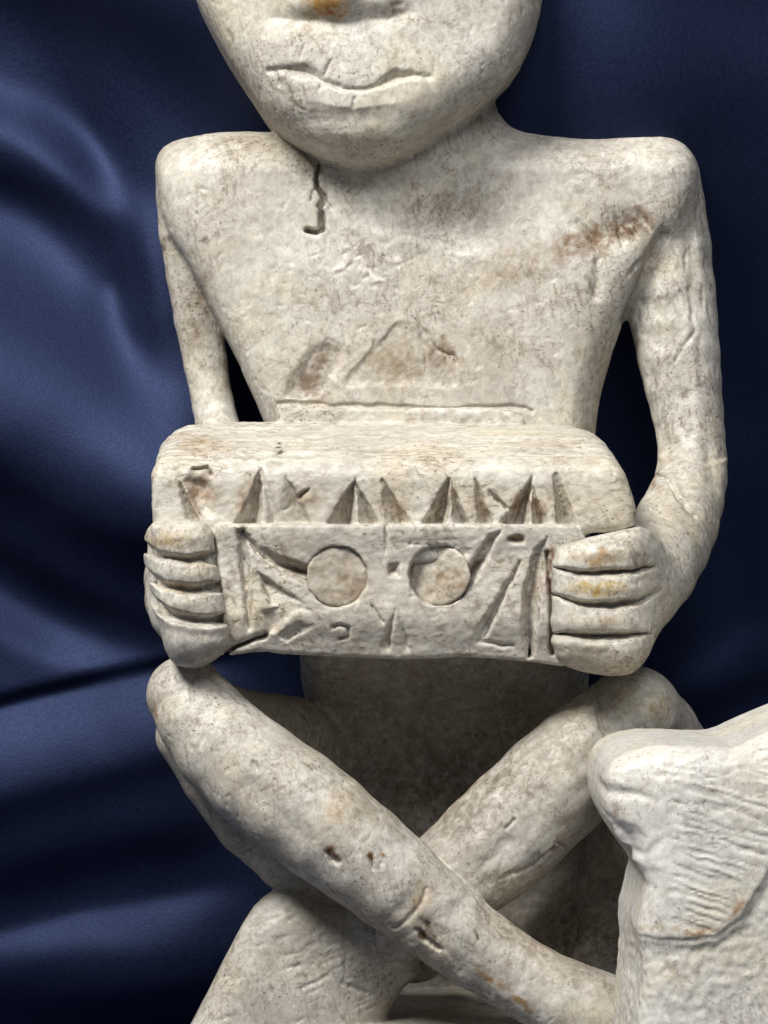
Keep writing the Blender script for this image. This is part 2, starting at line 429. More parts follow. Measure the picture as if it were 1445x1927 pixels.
def cloth():
    f = fold_light(); b = f.A - f.A.mean()
    ny, nx = b.shape; pad = np.zeros((ny*2, nx*2), np.float32); pad[ny//2:ny//2+ny, nx//2:nx//2+nx] = b
    kx = 2*np.pi*np.fft.fftfreq(nx*2, 6.0); ky = 2*np.pi*np.fft.fftfreq(ny*2, 6.0); KX, KY = np.meshgrid(kx, ky)
    lx, ly = -0.42, -0.91                     # towards the lamp, in drawing axes (y down)
    Dm = 1j*(KX*lx+KY*ly); K2 = KX**2+KY**2; soft = np.exp(-K2*7.0**2/2)
    H = np.real(np.fft.ifft2(soft*np.conj(Dm)*np.fft.fft2(pad)/(np.abs(Dm)**2+0.05*K2+4e-7)))
    f.A = (-H[ny//2:ny//2+ny, nx//2:nx//2+nx]*0.95).astype(np.float32)
    # sheet: table from the front edge back to the fold, then up
    R = 90.0
    ts = np.concatenate([np.linspace(-1500, WALL-R, 60), WALL-R+np.linspace(0, 1, 16)[1:-1]*(R*np.pi/2), WALL-R+R*np.pi/2+np.arange(0, 3000, 7.0)])
    xs = np.arange(-1750, 1751, 7.0)
    T, X = np.meshgrid(ts, xs, indexing='ij')
    a = np.clip((T-(WALL-R))/R, 0, np.pi/2)
    Yw = np.where(T < WALL-R, T, WALL-R+R*np.sin(a)); up = np.maximum(T-(WALL-R)-R*np.pi/2, 0)
    Zw = FLOOR+R*(1-np.cos(a))+up
    # position in the drawing of the folds
    zc = -Yw*math.cos(PITCH)+Zw*math.sin(PITCH); yc = Yw*math.sin(PITCH)+Zw*math.cos(PITCH)
    s = (D-zc)/D; px = X/s+CX; py = CY-yc/s
    h = f.sample(px, py)*sstep(0, 260, up)
    h += sstep(0, 200, up)*(7*noise2(X/230, Zw/190, 5)+0.8*noise2(X/70, Zw/60, 6))
    h += (1-sstep(0, 200, up))*np.where(np.abs(T) < 1e9, 5*noise2(X/260, T/260, 9), 0)*0
    P = np.stack([X, Yw-h*np.sin(a), Zw+0*h], -1).reshape(-1, 3)
    ni, nj = T.shape; idx = np.arange(ni*nj).reshape(ni, nj)
    Q = np.stack([idx[:-1, :-1], idx[:-1, 1:], idx[1:, 1:], idx[1:, :-1]], -1).reshape(-1, 4)
    me = bpy.data.meshes.new('satin_cloth'); me.from_pydata([], [], [])
    me.vertices.add(len(P)); me.loops.add(len(Q)*4); me.polygons.add(len(Q))
    me.vertices.foreach_set('co', (P*S).astype(np.float32).ravel()); me.loops.foreach_set('vertex_index', Q.ravel().astype(np.int32))
    me.polygons.foreach_set('loop_start', np.arange(len(Q), dtype=np.int32)*4); me.update(calc_edges=True)
    me.polygons.foreach_set('use_smooth', np.ones(len(Q), bool)); me.materials.append(M_satin)
    o = bpy.data.objects.new('satin_cloth', me); sc.collection.objects.link(o)
    o['label'] = 'dark navy blue satin cloth hanging in soft folds behind the carvings'; o['category'] = 'cloth'
    return o
cloth()
floor_plane = Plane(np.array([0, math.cos(PITCH), math.sin(PITCH)]), np.array([0, (FLOOR+2)*math.cos(PITCH), (FLOOR+2)*math.sin(PITCH)]))

# ------------------------------------------------------------------ the seated figure
fig = bpy.data.objects.new('carved_figurine', None); sc.collection.objects.link(fig)
fig.location = Vector((0, 0, FLOOR*S)); fig.empty_display_size = 0.02
bpy.context.view_layer.update()
fig['label'] = 'seated ivory-coloured carved bone figurine with crossed legs holding a carved box'; fig['category'] = 'figurine'

# chisel work on the trunk
R_t = Field(200, 100, 1420, 1600)
R_t.blob(830, 395, 190, 70, 26, 0.15)                    # hollow under the chin
R_t.blob(690, 610, 230, 170, -20)                        # breast
R_t.cut([(545, 248), (575, 290), (598, 322)], 8, 9)
R_t.cut([(1085, 420), (1112, 445), (1125, 485), (1118, 560)], 14, 9)
R_t.cut([(1248, 440), (1215, 500), (1178, 600)], 16, 16)
R_t.cut([(1180, 515), (1230, 470), (1245, 450)], 6, 6)
for a, b in (((1150, 400), (1175, 440)), ((1170, 395), (1200, 450)), ((1195, 395), (1225, 440)), ((1160, 430), (1170, 470))): R_t.cut([a, b], 10, 9, 'v', 'both')
R_t.blob(1165, 430, 60, 32, 9, -0.4)
R_t.cut([(340, 470), (400, 590), (450, 690)], 6, 4)
R_t.pit([(528, 752), (545, 700), (562, 684), (578, 655), (610, 640), (655, 648), (662, 668), (640, 700), (628, 738), (575, 757)], 10, 0.55)
R_t.cut([(620, 640), (650, 660), (668, 690)], 5, 5); R_t.cut([(580, 680), (610, 690), (640, 680)], 5, 4)
R_t.pit([(740, 600), (648, 705), (640, 735), (870, 735), (860, 695), (800, 620)], 6, 0.5)
R_t.ridge([(740, 600), (690, 655), (648, 705)], 7, 7)
R_t.cut([(775, 600), (800, 625), (822, 660), (838, 668), (866, 706)], 6, 10, 'v', 'both')
R_t.cut([(788, 645), (800, 670), (806, 712)], 6, 13, 'v', 'both'); R_t.cut([(835, 672), (850, 668), (862, 690)], 6, 12, 'v', 'both'); R_t.cut([(700, 640), (712, 668)], 5, 9, 'v', 'both')
R_t.ridge([(640, 738), (760, 735), (870, 740)], 12, 6)
R_t.cut([(525, 760), (700, 766), (840, 770), (960, 765), (1000, 775)], 6, 8)
for q_ in ((655, 486), (634, 500), (690, 510), (708, 524), (748, 484), (672, 470), (700, 492)): R_t.blob(q_[0], q_[1], 13, 8, -6, -0.3); R_t.blob(q_[0]+2, q_[1]+14, 12, 5, 4, -0.3)
R_t.cut([(645, 515), (665, 545)], 5, 4, 'v', 'both')
for i in range(260):                                      # nicks left by the knife
    rr = random.Random(i); x, y = rr.uniform(300, 1150), rr.uniform(270, 760); a = rr.gauss(0.5, 0.9); l = rr.uniform(8, 30)
    R_t.A = R_t.A + 0
    R_t_pts = [(x, y), (x+l*math.cos(a), y+l*math.sin(a))]
    i0, i1 = int((x-40-200)/2), int((x+80-200)/2); j0, j1 = int((y-50-100)/2), int((y+50-100)/2)
    i0, j0 = max(i0, 0), max(j0, 0)
    sub = Field.__new__(Field); sub.X = R_t.X[j0:j1, i0:i1]; sub.Y = R_t.Y[j0:j1, i0:i1]; sub.A = R_t.A[j0:j1, i0:i1]
    sub.cut(R_t_pts, rr.uniform(3, 5), rr.uniform(0.8, 3.2), 'v', 'both'); R_t.A[j0:j1, i0:i1] = sub.A
R_t.warp(3.0, 24, 3)
for g_, w_ in (([(600, 312), (595, 342)], 3.6), ([(595, 342), (598, 356), (608, 370)], 5.0), ([(608, 370), (611, 378), (602, 390)], 6.2), ([(602, 390), (605, 404)], 4.2), ([(605, 404), (607, 434)], 6.4), ([(597, 354), (588, 366), (586, 380)], 3.2), ([(611, 378), (622, 392)], 3.0), ([(552, 255), (572, 268), (590, 296), (599, 314)], 3.2)): R_t.cut(g_, w_*1.3, 26 if w_ > 3.4 else 9, 'u')
R_t.ridge([(592, 350), (600, 395), (594, 425)], 8, 7)
R_t.cut([(607, 432), (596, 439), (578, 436)], 7, 30, 'u')

trunk = [(292, 330), (288, 288), (308, 258), (360, 243), (440, 237), (540, 241), (600, 215), (640, 150), (860, 110), (925, 180), (950, 222), (1000, 243), (1100, 249), (1200, 243),
         (1262, 250), (1300, 278), (1318, 330), (1300, 420), (1250, 455), (1205, 540), (1178, 600), (1150, 680), (1132, 740), (1122, 800), (1118, 900), (1112, 1000), (1115, 1280),
         (1110, 1800), (700, 1800), (640, 1480), (572, 1330), (564, 1290), (563, 1240), (560, 1000), (512, 840), (490, 775), (450, 690), (400, 590), (345, 485), (305, 420)]
body = Build()
body.add(Slab(trunk, -20, -230, 5, 62, 1, relief=R_t, bend=lambda px, py: -38*sstep(330, 235, py)-45*sstep(1060, 1190, px)*sstep(480, 760, py)-25*sstep(420, 300, px)-135*sstep(1180, 1420, py)))
# neck
body.add(Chain([(770, 330, -110, 150), (760, 180, -90, 150), (740, 60, -60, 150)]), 60)
# arms
R_a = Field(1100, 200, 1445, 1300)
R_a.A += 7*sstep(868, 860, R_a.Y+10*np.sin(R_a.X/24))*sstep(700, 850, R_a.Y)
R_a.cut([(1212, 915), (1232, 880), (1238, 870)], 10, 14); R_a.blob(1228, 905, 10, 18, -9)
R_a.cut([(1215, 880), (1250, 905), (1262, 935), (1290, 970)], 5, 9)
R_a.cut([(1208, 960), (1240, 975)], 5, 7)
R_a.pit([(1205, 560), (1290, 540), (1300, 600), (1280, 660), (1250, 670), (1215, 630)], 5, 0.4)
R_a.cut([(1300, 540), (1310, 620), (1270, 680)], 6, 4)
for i in range(90):
    rr = random.Random(700+i); x, y = rr.uniform(1190, 1350), rr.uniform(330, 860); l = rr.uniform(20, 70)
    if i % 2 == 0: R_a.cut([(x, y), (x+rr.gauss(3, 4), y+l)], rr.uniform(3, 6), rr.uniform(1.5, 4), 'v', 'both')
for i in range(26):
    rr = random.Random(2700+i); p0 = (rr.uniform(1190, 1350), rr.uniform(330, 900)); l = rr.uniform(60, 160)
    d_, T_ = R_a.line_dist([p0, (p0[0]+rr.gauss(8, 8), p0[1]+l)]); R_a.A = R_a.A+rr.uniform(1.5, 3.5)*np.clip(1-d_/rr.uniform(12, 24), 0, 1)
R_a.warp(3, 20, 8)
body.add(Chain([(1250, 332, -115, 62), (1264, 470, -115, 74), (1268, 610, -110, 80), (1284, 720, -100, 72), (1299, 820, -85, 64), (1300, 900, -50, 68), (1272, 985, 50, 78), (1225, 1070, 170, 88), (1180, 1130, 230, 80)], R_a, 0), 30)
body.add(Chain([(346, 318, -120, 52), (352, 440, -150, 52), (372, 600, -165, 42), (402, 760, -155, 39), (412, 860, -100, 46), (370, 980, 0, 56), (335, 1090, 120, 62), (338, 1150, 200, 58)]), 12)
# hands closed on the box ends
R_hr = Field(950, 940, 1320, 1330)
for g_ in ([(1038, 1066), (1090, 1077), (1160, 1077), (1240, 1062)], [(1038, 1118), (1090, 1135), (1140, 1139), (1200, 1131), (1246, 1108)], [(1038, 1190), (1130, 1197), (1226, 1190)]):
    R_hr.cut(g_, 11, 34, 'v', 'both'); R_hr.ridge([(p_[0], p_[1]+17) for p_ in g_[:-1]], 9, 5); R_hr.ridge([(p_[0], p_[1]-20) for p_ in g_[:-1]], 12, 4)
R_hr.blob(1160, 1040, 60, 14, -5); R_hr.blob(1150, 1105, 70, 12, -5); R_hr.blob(1140, 1165, 70, 14, -5)
R_hr.warp(2.2, 18, 12)
rh = [(1036, 1036), (1090, 1016), (1160, 1000), (1215, 990), (1255, 1030), (1262, 1090), (1250, 1160), (1228, 1225), (1200, 1264), (1160, 1274), (1100, 1266), (1055, 1250), (1042, 1228), (1038, 1130)]
body.add(Slab(rh, 300, 120, 352, 34, 1, relief=R_hr, bend=lambda px, py: -60*sstep(1170, 1270, px)-20*sstep(1215, 1275, py)), 30)
R_hl = Field(200, 920, 520, 1330)
for g_ in ([(255, 1022), (300, 1045), (350, 1052), (412, 1050)], [(262, 1074), (310, 1101), (360, 1108), (414, 1104)], [(270, 1122), (320, 1156), (370, 1167), (420, 1165)]):
    R_hl.cut(g_, 12, 30, 'v'); R_hl.ridge([(p_[0], p_[1]+15) for p_ in g_], 8, 4)
R_hl.blob(340, 1012, 50, 14, -4); R_hl.blob(345, 1078, 50, 12, -4); R_hl.blob(350, 1135, 50, 12, -4)
R_hl.warp(2.2, 18, 14)
lh = [(290, 978), (272, 1000), (266, 1040), (275, 1090), (290, 1140), (300, 1190), (312, 1236), (335, 1258), (385, 1256), (425, 1225), (432, 1190), (420, 1110), (408, 1050), (402, 985), (350, 974)]
body.add(Slab(lh, 300, 90, 350, 36, 1, relief=R_hl, bend=lambda px, py: -38*sstep(345, 268, px)-16*sstep(1200, 1250, py)), 18)
# legs
R_l = Field(200, 1150, 1445, 2050)
R_l.cut([(360, 1270), (362, 1300), (366, 1330)], 6, 6, 'v', 'both')
R_l.cut([(480, 1420), (490, 1450)], 9, 8, 'v', 'both')
R_l.pit([(608, 1590), (622, 1585), (626, 1597), (648, 1608), (640, 1618), (620, 1612)], 12, 1.4)
R_l.pit([(692, 1595), (703, 1592), (706, 1622), (696, 1626)], 12, 1.4)
R_l.pit([(712, 1606), (720, 1608), (718, 1624), (712, 1622)], 8, 1.2)
R_l.pit([(776, 1738), (790, 1733), (815, 1760), (838, 1778), (826, 1782), (796, 1764)], 16, 1.3)
R_l.cut([(740, 1735), (765, 1722), (790, 1690), (800, 1660)], 6, 5)
for i in range(7): R_l.cut([(800+i*13, 1715+i*6), (812+i*14, 1750+i*8)], 5, 4, 'v', 'both')
R_l.cut([(1120, 1300), (1128, 1360), (1138, 1400)], 7, 9, 'v', 'both')
R_l.cut([(1040, 1590), (1000, 1620), (930, 1650)], 7, 6, 'v', 'both'); R_l.cut([(1045, 1580), (1060, 1590)], 6, 8)
R_l.cut([(950, 1550), (965, 1535)], 5, 6)
for i in range(90):
    rr = random.Random(2000+i); t = rr.random(); x, y = 340+t*700+rr.gauss(0, 45), 1330+t*540+rr.gauss(0, 45); l = rr.uniform(6, 20); a = rr.gauss(1.6, 0.7)
    i0, i1 = int((x-40-200)/2), int((x+60-200)/2); j0, j1 = max(int((y-40-1150)/2), 0), int((y+60-1150)/2)
    sub = Field.__new__(Field); sub.X = R_l.X[j0:j1, i0:i1]; sub.Y = R_l.Y[j0:j1, i0:i1]; sub.A = R_l.A[j0:j1, i0:i1]
    sub.cut([(x, y), (x+l*math.cos(a), y+l*math.sin(a))], rr.uniform(3, 5), rr.uniform(0.8, 2.6), 'v', 'both'); R_l.A[j0:j1, i0:i1] = sub.A
for i in range(46):
    rr = random.Random(2600+i); t = rr.random()*0.9
    if i % 2: p0 = (350+t*640, 1320+t*520); a = 0.68+rr.gauss(0, 0.1)
    else: p0 = (1180-t*360, 1340+t*330); a = 2.35+rr.gauss(0, 0.1)
    p0 = (p0[0]+rr.gauss(0, 45), p0[1]+rr.gauss(0, 45)); l = rr.uniform(60, 160)
    R_l.A = R_l.A+0
    d_, T_ = R_l.line_dist([p0, (p0[0]+l*math.cos(a), p0[1]+l*math.sin(a))]); R_l.A = R_l.A+rr.uniform(1.5, 3.5)*np.clip(1-d_/rr.uniform(16, 30), 0, 1)
R_l.warp(2.6, 20, 20)
legs = Build
# thigh under the near shin, thigh of the other leg
body.add(Chain([(355, 1385, 150, 62), (470, 1545, 110, 66), (620, 1670, 60, 64), (780, 1780, 0, 70)]), 5)
body.add(Chain([(375, 1335, 130, 62), (470, 1372, 50, 70), (545, 1388, -60, 76), (595, 1425, -160, 66)]), 26)
far_thigh = Chain([(1196, 1345, 95, 84), (1258, 1440, -10, 92), (1250, 1560, -120, 110)])
# far shin and its foot
far_shin = Chain([(1185, 1338, 140, 78), (1100, 1425, 160, 102), (975, 1545, 165, 108), (870, 1640, 160, 100), (740, 1735, 130, 84), (640, 1800, 105, 60)], R_l, 200)
foot = [(500, 1690), (540, 1676), (600, 1700), (700, 1770), (812, 1830), (745, 1888), (700, 2000), (640, 2070), (330, 2070), (320, 2010), (360, 1927), (420, 1810), (466, 1722)]
R_f = Field(280, 1640, 850, 2100)
for i in range(60):
    rr = random.Random(4000+i); x, y = rr.uniform(380, 760), rr.uniform(1700, 1930); l = rr.uniform(20, 70)
    R_f.cut([(x, y), (x+l*0.9, y-l*0.35)], rr.uniform(3, 6), rr.uniform(1, 3.5), 'v', 'both')
R_f.cut([(655, 1790), (645, 1850), (690, 1870)], 6, 6)
R_f.warp(3, 20, 22)
body.add(Blend([far_shin, far_thigh, Slab(foot, 170, 40, 205, 62, 1, relief=R_f, bend=lambda px, py: -70*sstep(560, 800, px))], 45), 8)
# near shin and its foot
body.add(Chain([(350, 1308, 205, 74), (420, 1402, 235, 93), (545, 1505, 255, 104), (675, 1605, 262, 98), (800, 1710, 262, 84), (900, 1788, 255, 76), (1000, 1850, 250, 74), (1110, 1905, 250, 80), (1230, 1950, 250, 90), (1310, 1985, 250, 80)], R_l, 250), 5)
# seat block that the figure is carved out of, and its foot plate
seat = [(640, 1420), (1230, 1400), (1330, 1480), (1360, 1900), (1370, 2450), (600, 2450), (640, 1800)]
body.add(Slab(seat, -60, -345, -235, 40, 1), 30)
plate = [(400, 1915), (1420, 1905), (1440, 2450), (380, 2450)]
body.add(Slab(plate, 60, -300, 215, 20, 0), 8)
body.sub(floor_plane, 2)
# head
R_h = Field(250, -600, 1120, 420)
R_h.blob(650, 95, 130, 60, -10)
R_h.pit([(506, 134), (530, 122), (575, 118), (602, 130), (616, 150), (648, 172), (600, 168), (556, 152)], 24, 1.0)
R_h.pit([(680, 176), (712, 150), (744, 132), (775, 132), (808, 146), (764, 164), (716, 176)], 24, 1.0)
R_h.cut([(506, 136), (560, 138), (605, 154), (650, 174), (690, 174), (740, 154), (808, 149)], 9, 9)
R_h.ridge([(556, 166), (620, 188), (670, 196), (730, 184), (786, 166)], 11, 17)
R_h.blob(650, 225, 120, 22, 9)
R_h.cut([(515, 36), (560, 40), (640, 48), (720, 40), (770, 28)], 24, 10, 'e')
R_h.cut([(498, 0), (495, 50), (488, 95)], 5, 4)
R_h.cut([(580, 75), (562, 120)], 5, 5, 'v', 'both'); R_h.cut([(622, 120), (612, 145)], 6, 8)
R_h.cut([(640, 250), (650, 295)], 5, 4, 'v', 'both'); R_h.cut([(652, 250), (664, 298)], 5, 4, 'v', 'both')
R_h.cut([(550, 190), (565, 205), (575, 212)], 6, 6); R_h.cut([(668, 190), (666, 208)], 5, 6)
R_h.cut([(538, 148), (548, 178), (560, 215), (556, 240)], 6, 9, 'v', 'both'); R_h.cut([(522, 140), (530, 160)], 6, 9); R_h.cut([(575, 205), (590, 232)], 5, 7, 'v', 'both'); R_h.cut([(605, 150), (600, 178)], 5, 8, 'v', 'both')
R_h.pit([(720, 5), (765, 0), (770, 25), (730, 30)], 14, 0.8)
for i in range(120):
    rr = random.Random(5000+i); x, y = rr.uniform(420, 980), rr.uniform(-20, 290); l = rr.uniform(8, 30)
    i0, i1 = int((x-30-250)/2), int((x+40-250)/2); j0, j1 = max(int((y-30+600)/2), 0), int((y+50+600)/2)
    sub = Field.__new__(Field); sub.X = R_h.X[j0:j1, i0:i1]; sub.Y = R_h.Y[j0:j1, i0:i1]; sub.A = R_h.A[j0:j1, i0:i1]
    sub.cut([(x, y), (x+rr.gauss(0, 4), y+l)], rr.uniform(3, 5), rr.uniform(1, 3.2), 'v', 'both'); R_h.A[j0:j1, i0:i1] = sub.A
R_h.warp(2.4, 20, 30)
headp = [(358, -30), (374, 5), (402, 60), (440, 122), (482, 184), (520, 233), (560, 262), (600, 285), (650, 299), (700, 301), (758, 288), (800, 266), (842, 236), (886, 203), (930, 168), (976, 128), (1006, 60), (1023, 0), (1040, -150), (1020, -320), (940, -450), (800, -510), (650, -510), (480, -440), (380, -320), (345, -150)]
body.add(Slab(headp, 130, -230, 165, 84, 1, relief=R_h, bend=lambda px, py: -30*((px-690)/300.0)**2-30*sstep(200, 320, py)), 10)
body.add(Chain([(655, -190, 110, 40), (645, -90, 135, 50), (632, -24, 152, 58)]), 24)
body.add(Ball(575, 0, 140, 42, 32, 40), 18); body.add(Ball(706, -4, 140, 52, 34, 40), 18)

def rough_body(P, N):
    x, y, z = P.T
    wear = sstep(-0.25, 0.45, noise(x/90, y/90, z/90, 6))           # worn smooth here, still rough there
    return (2.2*noise(x/80, y/80, z/80, 1)+0.35*noise(x/24, y/30, z/24, 2)+wear*0.4*noise(x/7, y/11, z/7, 3)
            - wear*1.5*np.clip(noise(x/9, y/13, z/9, 4)-0.5, 0, 1)*2 - 2.2*np.clip(noise(x/7, y/20, z/7, 5)-0.68, 0, 1)*2)
BR = (0.45, 0.33, 0.22); DK = (0.30, 0.24, 0.19); YL = (0.80, 0.58, 0.28); GR = (0.72, 0.70, 0.66)
tints = [(612, 8, 34, 26, 0, (0.86, 0.56, 0.22), 1.3), (620, 22, 34, 14, 0, (0.7, 0.4, 0.15), 0.9), (735, 15, 34, 14, 0, DK, 0.6),
         (1185, 420, 55, 24, -0.5, (0.46, 0.36, 0.29), 0.85), (1140, 440, 70, 24, -0.45, (0.50, 0.38, 0.29), 1.0), (1075, 462, 60, 24, -0.5, (0.62, 0.48, 0.36), 0.8), (1215, 420, 30, 36, 0.4, (0.6, 0.48, 0.4), 0.7),
         (585, 715, 46, 34, -0.7, (0.42, 0.34, 0.27), 1.1), (610, 672, 40, 26, 0, (0.62, 0.54, 0.45), 0.9), (655, 488, 16, 10, -0.4, (1.65, 1.65, 1.68), 1.4), (632, 502, 12, 8, -0.5, (1.65, 1.65, 1.68), 1.4), (690, 512, 18, 7, 0.4, (1.65, 1.65, 1.68), 1.4), (708, 524, 12, 8, 0.2, (1.65, 1.65, 1.68), 1.4), (748, 486, 11, 8, 0.3, (1.65, 1.65, 1.68), 1.5), (665, 465, 30, 5, -0.2, (1.3, 1.3, 1.3), 0.9), (590, 425, 14, 10, 0, (1.35, 1.35, 1.3), 1.0), (335, 325, 26, 20, 0, (1.3, 1.3, 1.25), 0.9), (480, 440, 30, 22, 0, (1.2, 1.2, 1.18), 0.8), (745, 685, 95, 50, 0, (0.70, 0.63, 0.54), 0.9), (835, 665, 46, 26, 0.8, (0.5, 0.41, 0.33), 0.9),  # the very pale tints paint glossy highlights on the chest
         (640, 880, 40, 20, 0, YL, 0), (1130, 1050, 60, 15, 0, (0.72, 0.52, 0.30), 0.9), (1125, 1107, 62, 13, 0, (0.85, 0.66, 0.28), 1.0), (1120, 1166, 60, 12, 0, (0.78, 0.63, 0.45), 0.7),
         (320, 1012, 55, 18, 0, (0.80, 0.66, 0.44), 0.8), (330, 1105, 50, 8, 0.1, (0.74, 0.55, 0.40), 0.7), (345, 1150, 55, 8, 0.1, (0.74, 0.58, 0.42), 0.7),
         (312, 458, 10, 14, 0, DK, 0.9), (370, 600, 28, 90, 0.15, (0.62, 0.54, 0.45), 0.8), (385, 700, 20, 30, 0, (0.5, 0.42, 0.35), 0.5), (390, 458, 8, 12, 0, DK, 0.8),
         (630, 1604, 18, 9, 0.5, (0.28, 0.15, 0.08), 1.2), (700, 1608, 9, 15, 0, (0.32, 0.2, 0.1), 1.2), (720, 1612, 6, 10, 0, (0.4, 0.25, 0.12), 1.0),
         (805, 1757, 32, 9, 0.75, (0.22, 0.16, 0.12), 1.2), (640, 1520, 40, 30, 0.6, (0.85, 0.70, 0.55), 0.7), (790, 1690, 26, 36, 0.4, (0.85, 0.66, 0.45), 0.7),
         (925, 1840, 40, 9, 0.55, (0.62, 0.42, 0.2), 1.1), (985, 1890, 30, 9, 0.4, (0.6, 0.4, 0.2), 1.0), (895, 1765, 7, 7, 0, DK, 1.0),
         (292, 1340, 10, 30, -0.2, (0.55, 0.4, 0.28), 0.8), (1240, 1330, 20, 40, 0.1, (0.84, 0.70, 0.48), 0.8), (1190, 1320, 60, 40, 0, (0.88, 0.8, 0.62), 0.6),
         (1045, 1590, 12, 6, -0.4, DK, 1.0), (1225, 905, 14, 22, -0.6, (0.5, 0.36, 0.28), 0.9), (590, 1715, 8, 10, 0, DK, 0.9), (770, 1810, 40, 22, 0.4, (0.6, 0.5, 0.44), 0.8),
         (850, 1350, 330, 200, 0, (0.78, 0.75, 0.69), 1.0), (830, 1500, 190, 100, 0, (0.60, 0.56, 0.52), 0.9), (1090, 1740, 150, 110, 0, (0.62, 0.56, 0.50), 0.9),  # lower belly and seat hollow: shade painted into the bone colour
         (860, 400, 190, 60, 0.2, (0.72, 0.71, 0.68), 0.8), (960, 500, 160, 40, -0.3, (0.82, 0.74, 0.66), 0.8), (440, 270, 120, 26, 0, (0.74, 0.72, 0.66), 0.8), (1270, 330, 40, 90, 0, (0.86, 0.84, 0.84), 0.7), (1255, 600, 40, 50, 0, (0.80, 0.79, 0.72), 0.7), (1100, 640, 60, 120, 0, (0.86, 0.84, 0.80), 0.7), (545, 185, 34, 50, 0.3, (0.68, 0.66, 0.6), 0.8), (950, 90, 50, 120, 0.3, (0.84, 0.82, 0.8), 0.8), (880, 640, 220, 130, 0, (0.93, 0.90, 0.85), 0.8), (440, 150, 20, 80, -0.6, (0.85, 0.8, 0.74), 0.5)]
lo, hi = body.bounds()
hi[1] = min(hi[1], 1560); lo[1] = max(lo[1], -1420)
P, Q = surface(body, lo, hi, 2.8)
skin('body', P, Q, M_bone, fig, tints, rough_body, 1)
print('body', len(P), len(Q))

# ------------------------------------------------------------------ the carved box it holds
R_u = Field(200, 720, 1300, 1080)
def vcut(F, a, b, w0, w1, depth, skew=0.0, fade=False):
    """chisel stroke that widens and deepens from a to b; skew moves the bottom line off the middle"""
    ex, ey = b[0]-a[0], b[1]-a[1]; L = math.hypot(ex, ey); ex /= L; ey /= L
    t = ((F.X-a[0])*ex+(F.Y-a[1])*ey)/L; n_ = (F.X-a[0])*ey-(F.Y-a[1])*ex      # n_ > 0 : right of a downward stroke
    wd = w0+(w1-w0)*np.clip(t, 0, 1); q = n_/wd
    up_ = (q+1)/(1+skew+1e-6); dn_ = (1-q)/(1-skew+1e-6)
    c = np.clip(np.minimum(up_, dn_), 0, 1)*depth*(0.25+0.75*np.clip(t, 0, 1))
    if fade: c = c*(1-sstep(0.72, 1.0, t))
    F.A = np.maximum(F.A, np.where((t > -0.02) & (t < 1.0), c, 0))
vcut(R_u, (492, 884), (466, 996), 2, 29, 46, 0.35); vcut(R_u, (494, 888), (524, 996), 2, 20, 12, -0.2)
vcut(R_u, (538, 896), (556, 996), 3, 36, 24, 0.6)
vcut(R_u, (668, 900), (638, 996), 2, 29, 50, 0.45); vcut(R_u, (670, 908), (698, 996), 2, 20, 36, 0.4)
vcut(R_u, (718, 902), (752, 996), 3, 26, 34, 0.4)
vcut(R_u, (843, 900), (814, 996), 2, 29, 50, 0.45); vcut(R_u, (845, 908), (872, 996), 2, 18, 34, 0.4)
vcut(R_u, (894, 902), (914, 996), 3, 18, 32, 0.3)
vcut(R_u, (1001, 896), (964, 996), 2, 29, 50, 0.45); vcut(R_u, (1000, 915), (1017, 996), 2, 16, 34, 0.4)
vcut(R_u, (1046, 892), (1066, 996), 5, 21, 36, 0.3)
vcut(R_u, (335, 898), (366, 996), 3, 16, 28, 0.3)
R_u.pit([(345, 905), (362, 880), (398, 880), (402, 910), (410, 972), (375, 976), (356, 940)], 20, 0.9)
R_u.cut([(365, 884), (390, 880), (398, 892)], 6, 22); R_u.blob(380, 898, 12, 12, -12)
for i in range(4): R_u.cut([(528+i*9, 962-i*8), (570+i*5, 942-i*8)], 5, 14, 'v', 'both')
R_u.cut([(915, 922), (958, 962)], 6, 14, 'v', 'both')
R_u.cut([(520, 850), (532, 852)], 8, 14)
R_u.A *= 1.15
R_u.warp(2.4, 18, 41)
top_plane = Plane((0, 272.0, 88.0), ((0), (CY-790)*0.99, 40))
upper = Build()
up_poly = [(287, 1000), (284, 870), (289, 832), (306, 803), (345, 782), (450, 774), (800, 774), (1050, 784), (1105, 792), (1142, 812), (1162, 848), (1182, 900), (1200, 965), (1194, 1000), (1085, 1004), (1080, 1060), (300, 1060)]
upper.add(Slab(up_poly, 300, 10, 302, 20, 1, relief=R_u), 1); upper.sub(type('N', (), {'lo': top_plane.lo, 'hi': top_plane.hi, '__call__': lambda s_, x, y, z: -top_plane(x, y, z)})(), 34)
R_p = Field(200, 920, 1300, 1320)
def ramp_pit(F, pts, depth, a, b, edge=1.6):
    """flat-bottomed cut that slopes from nothing at a to full depth at b, with steep walls"""
    d_ = F.poly(pts); ex, ey = b[0]-a[0], b[1]-a[1]; t = np.clip(((F.X-a[0])*ex+(F.Y-a[1])*ey)/(ex*ex+ey*ey), 0, 1)
    F.A = np.maximum(F.A, np.minimum(depth*t, edge*np.clip(-d_, 0, None)))
ramp_pit(R_p, [(444, 990), (476, 1006), (474, 1060), (486, 1190), (462, 1190)], 24, (478, 1100), (448, 1100))
ramp_pit(R_p, [(462, 1006), (520, 1040), (585, 1062), (596, 1090), (574, 1096), (517, 1074)], 34, (530, 1010), (560, 1092))
R_p.cut([(458, 1000), (490, 1046), (530, 1076), (585, 1098)], 8, 16)
R_p.ridge([(486, 1046), (530, 1082), (589, 1116)], 8, 7)
ramp_pit(R_p, [(480, 1068), (508, 1088), (560, 1124), (592, 1140), (545, 1146), (505, 1140)], 15, (560, 1160), (510, 1090))
